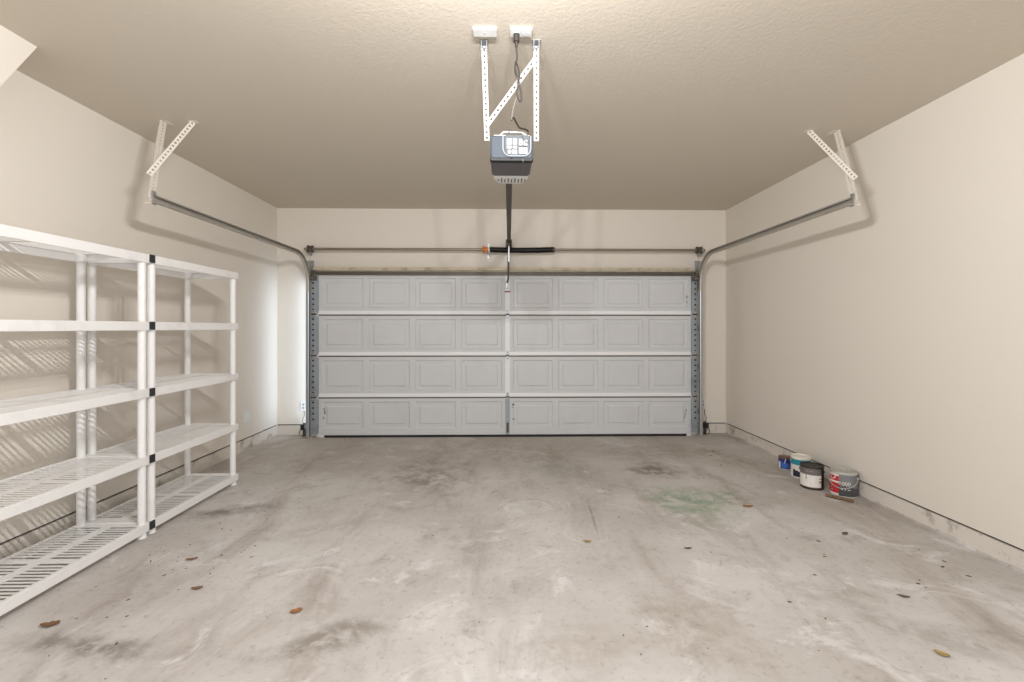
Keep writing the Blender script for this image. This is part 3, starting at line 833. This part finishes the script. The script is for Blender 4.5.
# ------------------------------------------------------------------ paint cans
def can(x, y, r, hgt, label, zones, lid_mat, rim_mat, text=None, ears=True, handle=None, body=M['tin'], grp='used paint cans by the right wall'):
    t = thing('paint_can', (x, y, 0), label, 'paint can', grp)
    A = math.atan2(-y, -x)
    mb = MB()
    mb.lathe([(r * 0.95, 0.001), (r, 0.003), (r * 1.015, 0.008), (r, 0.014), (r * 0.985, 0.018), (r * 0.985, hgt - 0.020), (r * 1.0, hgt - 0.016)], (x, y, 0), 'z', 48, body)
    mb.build('body', None, t)
    # printed label: a thin shell, coloured zone by zone
    mb = MB(); nA, nZ = 72, 24
    rows = []
    z0, z1 = 0.016, hgt - 0.018
    for j in range(nZ + 1):
        z = z0 + (z1 - z0) * j / nZ
        rows.append([mb.bm.verts.new((x + r * cos(A + 2 * pi * k / nA - pi), y + r * sin(A + 2 * pi * k / nA - pi), z)) for k in range(nA)])
    for j in range(nZ):
        for k in range(nA):
            f = mb.bm.faces.new((rows[j][k], rows[j][(k + 1) % nA], rows[j + 1][(k + 1) % nA], rows[j + 1][k])); f.smooth = True
            f.material_index = mb.mi(zones(360.0 * (k + 0.5) / nA - 180, (j + 0.5) / nZ))
    lb = mb.build('label', None, t)
    mb = MB()
    prof = [(r * 0.99, hgt - 0.020), (r * 1.02, hgt - 0.012), (r * 1.02, hgt - 0.004), (r * 0.99, hgt), (r * 0.93, hgt), (r * 0.92, hgt - 0.008)]
    mb.lathe(prof, (x, y, 0), 'z', 48, rim_mat)
    mb.build('rim', None, t)
    mb = MB(); mb.lathe([(r * 0.925, hgt - 0.010), (r * 0.91, hgt - 0.004), (r * 0.86, hgt - 0.003), (r * 0.82, hgt - 0.009), (r * 0.02, hgt - 0.008)], (x, y, 0), 'z', 40, lid_mat)
    mb.build('lid', None, t)
    if ears:
        for ph in (-95, 78):
            a = A + R(ph)
            mb = MB(); mb.lathe([(0.013, -0.006), (0.010, 0.006)], (0, 0, 0), 'x', 14)
            for v in mb.bm.verts: v.co = Matrix.Translation((x + r * cos(a), y + r * sin(a), hgt * 0.76)) @ Matrix.Rotation(a, 4, 'Z') @ v.co
            mb.build('handle_ear', M['tin'] if body is M['tin'] else M['can_black'], t)
    if handle:
        pts = []
        for k in range(25):
            q = k / 24; ph = 78 - q * 173
            a = A + R(ph); rr = r * (1.03 + 0.10 * sin(pi * q))
            pts.append((x + rr * cos(a), y + rr * sin(a), hgt * 0.76 - handle * sin(pi * q)))
        mb = MB(); mb.tube(pts, 0.0028, 6)
        mb.build('bail_handle', M['tin'], t)
    if text:
        for (s, size, ph, zc, colr, vert) in text:
            cu = bpy.data.curves.new('txt', 'FONT'); cu.body = s; cu.size = size; cu.align_x = 'CENTER'; cu.align_y = 'CENTER'; cu.extrude = 0.0002
            ob = bpy.data.objects.new('txt', cu); COL.objects.link(ob)
            dg = bpy.context.evaluated_depsgraph_get(); dg.update()
            me = bpy.data.meshes.new_from_object(ob.evaluated_get(dg)); bpy.data.objects.remove(ob)
            mb = MB(); mb.bm.from_mesh(me)
            for v in mb.bm.verts:
                u, w, d = v.co
                if vert: u, w = w, -u
                a = A + R(ph) + u / r
                v.co = ((r + 0.0008 + d) * cos(a) + x, (r + 0.0008 + d) * sin(a) + y, hgt * zc + w)
            mb.build('lettering', colr, lb)
    return t
def z_red(ph, q):
    if -80 < ph < -22:
        if q > 0.93 or (0.60 < q < 0.65) or q < 0.07: return M['can_white']
        return M['can_red']
    if -25 < ph < 80: return M['can_grey'] if q > 0.50 - ph * 0.002 else M['can_dark']
    return M['can_dark']
can(2.828, 3.765, 0.096, 0.205, 'grey paint can with red stripe, nearest of the four cans', z_red, M['tin'], M['tin'],
    text=[('1000', 0.042, 4, 0.57, M['can_white'], False), ('- - - -', 0.030, 6, 0.47, M['can_cream'], False), ('• • ••', 0.034, 10, 0.34, M['can_cream'], False),
          ('O', 0.075, -50, 0.80, M['can_white'], False), ('• - •', 0.035, -55, 0.36, M['can_white'], True)], handle=0.075)
def z_white(ph, q):
    if q < 0.06: return M['can_rust']
    if ph > 48 or ph < -100: return M['can_black']
    if q > 0.66: return M['can_topgrey']
    if ph > 36 and (0.45 < q < 0.52 or 0.30 < q < 0.36): return M['gold']
    return M['can_white']
can(2.690, 3.955, 0.088, 0.198, 'paint can with grey and white label and black lid', z_white, M['can_black'], M['can_black'],
    text=[('– –', 0.034, -12, 0.80, M['can_cream'], False), ('l', 0.06, -28, 0.52, M['can_topgrey'], False), ('—', 0.07, 0, 0.52, M['can_topgrey'], False), ('—', 0.07, -4, 0.40, M['can_topgrey'], False)],
    body=M['can_black'])
def z_teal(ph, q):
    if q > 0.94: return M['can_cream']
    if q > 0.66: return M['can_teal']
    t = (ph + 50) / 85.0
    if -52 < ph < 32 and 0.06 < q < 0.42 - 0.26 * max(0, t) ** 1.5: return M['can_navy']
    return M['can_white']
can(2.757, 4.205, 0.080, 0.205, 'white paint can with teal band and navy swoosh behind grey-white can', z_teal, M['can_cream'], M['can_cream'])
def z_blue(ph, q):
    if q > 0.62 - 0.1 * (ph / 60 if -60 < ph < 60 else 0): return M['can_deepblue']
    if -70 < ph < -42: return M['can_white']
    if -42 < ph < 62 and 0.10 < q: return M['can_blue']
    return M['can_deepblue']
can(2.760, 4.46, 0.052, 0.128, 'small blue paint can, farthest of the four cans', z_blue, M['can_pink'], M['can_rust'], ears=False,
    text=[('/', 0.07, 8, 0.72, M['can_white'], False)])
mb = MB()
P = smooth([(2.655, 3.735, 0.012), (2.672, 3.705, 0.017), (2.690, 3.690, 0.013), (2.712, 3.662, 0.018), (2.735, 3.650, 0.012), (2.752, 3.615, 0.016), (2.782, 3.600, 0.009)], 4)
mb.tube(P, [0.008 + 0.009 * abs(sin(i * 1.35)) for i in range(len(P))], 7)
for v in mb.bm.verts: v.co.z = max(0.0006, v.co.z * 0.9)
tag(mb.build('bark_strip', M['bark']), 'brown piece of bark on the floor in front of grey red-striped can', 'bark')

# ------------------------------------------------------------------ wall plates and sensors
wp = thing('wall_plate', (XL, 5.335, 0.375), 'white blank plate low on the left wall', 'wall plate')
mb = MB(); mb.box(XL, XL + 0.007, 5.235, 5.355, 0.312, 0.438, bevel=0.002); mb.build('plate', M['plate'], wp)
mb = MB()
for zz in (0.335, 0.415): mb.lathe([(0.004, 0.006), (0.004, 0.0085)], (XL, 5.335, zz), 'x', 8)
build_pieces(mb, 'screw', M['galv'], wp)
def back_outlet(x, z, label):
    o = thing('wall_outlet', (x, YB, z), label, 'outlet', 'white outlets on the back wall')
    mb = MB(); mb.box(x - 0.038, x + 0.038, YB - 0.007, YB, z - 0.06, z + 0.06, bevel=0.002); mb.build('plate', M['plate'], o)
    mb = MB()
    for dz in (-0.022, 0.022): mb.lathe([(0.016, -0.009), (0.016, -0.006)], (x, YB, z + dz), 'y', 14)
    build_pieces(mb, 'socket', M['lens'], o)
    mb = MB()
    for dz in (-0.022, 0.022):
        for dx in (-0.006, 0.006): mb.box(x + dx - 0.0015, x + dx + 0.0015, YB - 0.0096, YB - 0.009, z + dz - 0.004, z + dz + 0.006)
    build_pieces(mb, 'slot', M['black'], o)
back_outlet(-2.582, 0.372, 'white outlet on the back wall left of the garage door')
back_outlet(2.628, 0.395, 'white outlet on the back wall right of the garage door')
def sensor(x, side, label):
    o = thing('safety_sensor', (x, 5.93, 0), label, 'sensor', 'black door sensors beside the tracks')
    mb = MB(); mb.box(x - 0.028, x + 0.028, 5.900, 5.950, 0.085, 0.150, bevel=0.006); mb.build('sensor_body', M['black'], o)
    mb = MB(); mb.lathe([(0.014, 0), (0.014, side * 0.006)], (x + side * 0.028, 5.925, 0.118), 'x', 14); mb.build('sensor_lens', M['can_dark'], o)
    mb = MB(); mb.box(x - 0.02, x + 0.02, 5.952, 5.956, 0.001, 0.165); mb.box(x - 0.02, x + 0.02, 5.925, 5.956, 0.0006, 0.004)
    mb.box(min(x, x + side * 0.06), max(x, x + side * 0.06), 5.9505, 5.953, 0.10, 0.13); mb.build('bracket', M['dark_steel'], o)
    mb = MB(); mb.tube(smooth([(x - 0.01, 5.95, 0.14), (x - side * 0.03, 5.975, 0.20), (x - side * 0.012, 5.99, 0.26), (x - side * 0.02, 6.0, 0.315)]), 0.003, 6)
    mb.tube(smooth([(x, 5.94, 0.10), (x - side * 0.05, 5.93, 0.06), (x - side * 0.03, 5.91, 0.02), (x + side * 0.02, 5.90, 0.012), (x + side * 0.03, 5.93, 0.03)]), 0.004, 6)
    mb.build('sensor_wire', M['cord'], o)
sensor(-2.550, 1, 'small black safety sensor at foot of left door track')
sensor(2.635, -1, 'small black safety sensor at foot of right door track')

# ------------------------------------------------------------------ leaves and debris
def leaf(x, y, size, rot, m, label, lobes=0, asp=0.45):
    mb = MB(); n = 9; rows = []
    for i in range(n + 1):
        t = i / n; w = asp * size * 0.5 * (sin(pi * t) ** 0.8 if 0 < t < 1 else 0) + 0.0008
        if lobes: w *= 0.65 + 0.45 * abs(sin(lobes * pi * t))
        u = (t - 0.5) * size
        lift = 0.10 * size * (abs(t - 0.5) * 2) ** 2
        rows.append([(u, s * w, 0.0015 + lift + (0.10 * size * abs(s) ** 2 if s else 0)) for s in (-1, -0.5, 0, 0.5, 1)])
    V = [[mb.bm.verts.new(p) for p in r] for r in rows]
    for A, B in zip(V, V[1:]):
        for k in range(4): mb.bm.faces.new((A[k], A[k + 1], B[k + 1], B[k]))
    mb.tube([(-0.5 * size, 0, 0.0015 + 0.1 * size), (-0.62 * size, 0.02 * size, 0.0015 + 0.06 * size)], 0.0008, 5)
    o = mb.build('dry_leaf', m, None, solid=0.0006, sharp=False)
    o.location = (x, y, 0.0006); o.rotation_euler = (0, 0, rot)
    return tag(o, label, 'leaf', 'dry leaves on the garage floor')
leaf(-2.110, 2.185, 0.075, 0.3, M['leaf_brown'], 'lobed brown leaf on the floor in front of the nearer shelving unit', 3, 0.6)
leaf(-1.010, 2.268, 0.055, 0.5, M['leaf_orange'], 'small orange-brown curled leaf in the foreground right of the shelves', 2, 0.7)
leaf(-1.860, 2.787, 0.060, 0.35, M['leaf_brown'], 'brown broken leaf on floor beside the joint of two shelving units', 3, 0.4)
leaf(-1.625, 2.477, 0.055, 0.2, M['leaf_brown'], 'dark crumbled leaf between shelving and the orange-brown curled leaf', 4, 0.5)
leaf(0.545, 2.971, 0.050, -0.2, M['leaf_yellow'], 'small yellow leaf in the middle of the bare floor', 0, 0.5)
leaf(1.863, 1.916, 0.050, -0.8, M['leaf_yellow'], 'tan curled leaf at bottom right of the floor', 0, 0.6)
leaf(1.161, 2.865, 0.045, 0.0, M['leaf_brown'], 'small brown leaf in front of the green floor stain', 0, 0.4)
leaf(1.897, 3.526, 0.075, -0.1, M['leaf_orange'], 'orange leaf at right edge of the green floor stain', 2, 0.4)
leaf(2.065, 2.330, 0.050, -0.5, M['leaf_dark'], 'dark slim leaf on floor nearest the right frame edge', 0, 0.35)
leaf(2.30, 3.05, 0.045, 0.4, M['leaf_dark'], 'dark curled leaf on floor between bark strip and right wall foot', 0, 0.7)
mb = MB()
rnd = random.Random(5)
def chip(x, y, s):
    a = rnd.uniform(0, 2 * pi); n = rnd.choice((4, 5)); e = rnd.uniform(0.25, 0.6)
    top = []
    for k in range(n):
        t = 2 * pi * k / n + rnd.uniform(-0.3, 0.3); u, v = s * cos(t), s * e * sin(t)
        top.append((x + u * cos(a) - v * sin(a), y + u * sin(a) + v * cos(a)))
    hgt = 0.0012 + s * 0.25
    T = [mb.bm.verts.new((p[0], p[1], hgt * rnd.uniform(0.6, 1))) for p in top]; B = [mb.bm.verts.new((p[0], p[1], 0.0004)) for p in top]
    mb.bm.faces.new(T); mb.bm.faces.new(B[::-1])
    for k in range(n): mb.bm.faces.new((T[k], B[k], B[(k + 1) % n], T[(k + 1) % n]))
for k in range(260):
    y = rnd.uniform(1.7, 5.6); x = rnd.uniform(-2.3, 2.8)
    if x < -1.2 and y < 4.2 and rnd.random() < 0.5: y = rnd.uniform(2.3, 5.4)
    if y < 4.2 and x < -2.25: continue
    chip(x, y, rnd.choice((0.003, 0.003, 0.004, 0.005, 0.007)))
for k in range(46):   # litter near the shelves and by the corners
    chip(rnd.gauss(-1.85, 0.25), rnd.gauss(3.0, 0.6), rnd.uniform(0.003, 0.010))
for (px, py, s) in ((1.95, 2.75, 0.016), (1.45, 2.30, 0.014), (2.05, 2.95, 0.018), (1.75, 2.55, 0.014), (2.25, 2.45, 0.015), (2.55, 2.62, 0.02), (2.62, 2.68, 0.018), (2.60, 2.52, 0.018), (2.2, 4.6, 0.02), (2.35, 5.1, 0.025), (2.25, 4.95, 0.02), (-1.9, 5.75, 0.02), (-1.95, 5.72, 0.015)):
    chip(px, py, s * 0.75)
tag(mb.build('floor_debris', M['leaf_dark'], None, sharp=False), 'tiny dark flecks of leaf and dirt scattered over the concrete floor', 'debris', None, 'stuff')

# ------------------------------------------------------------------ light
w = bpy.data.worlds.new('daylight'); scn.world = w; w.use_nodes = True
bg = w.node_tree.nodes['Background']; bg.inputs[0].default_value = (0.96, 0.98, 1.0, 1); bg.inputs[1].default_value = 1.75
def light(name, typ, loc, energy, col, **kw):
    l = bpy.data.lights.new(name, typ); l.energy = energy; l.color = col
    for k, v in kw.items(): setattr(l, k, v)
    o = bpy.data.objects.new(name, l); COL.objects.link(o); o.location = loc
    return o
# ceiling lamp split into three spots to soften the opener's shadow, above and just ahead of the camera, aimed down and slightly towards the door
for x in (-0.22, 0.0, 0.22):
    lamp = light('ceiling_spot', 'SPOT', (x - 0.02, 1.17, 2.71), 68, (1.0, 0.99, 0.98), shadow_soft_size=0.015, spot_size=pi, spot_blend=0.08)
    lamp.rotation_euler = (R(22), 0, 0)
g = light('daylight_gap', 'AREA', (-2.475, 5.93, 1.05), 3.0, (0.68, 0.83, 1.0), shape='RECTANGLE', size=1.9, size_y=0.04, spread=R(140))
g.rotation_euler = (0, R(90), 0)

# ------------------------------------------------------------------ camera
a = math.atan(9 / 460)
cam = bpy.data.cameras.new('camera'); co = bpy.data.objects.new('camera', cam); COL.objects.link(co)
co.location = (0, 0, 1.39); co.rotation_euler = (R(90), 0, -a)
cam.sensor_width = 36; cam.sensor_fit = 'HORIZONTAL'; cam.lens = 460 / 1024 * 36
cam.shift_y = (327.5 - 341) / 1024
cam.clip_start = 0.02
scn.camera = co
vs = scn.view_settings
vs.view_transform = 'Standard'; vs.look = 'None'; vs.gamma = 1; vs.use_curve_mapping = False; vs.exposure = 0.07
scn.cycles.use_denoising = True; scn.cycles.use_adaptive_sampling = False
scn.cycles.max_bounces = 10; scn.cycles.diffuse_bounces = 6
scn.cycles.sample_clamp_indirect = 6
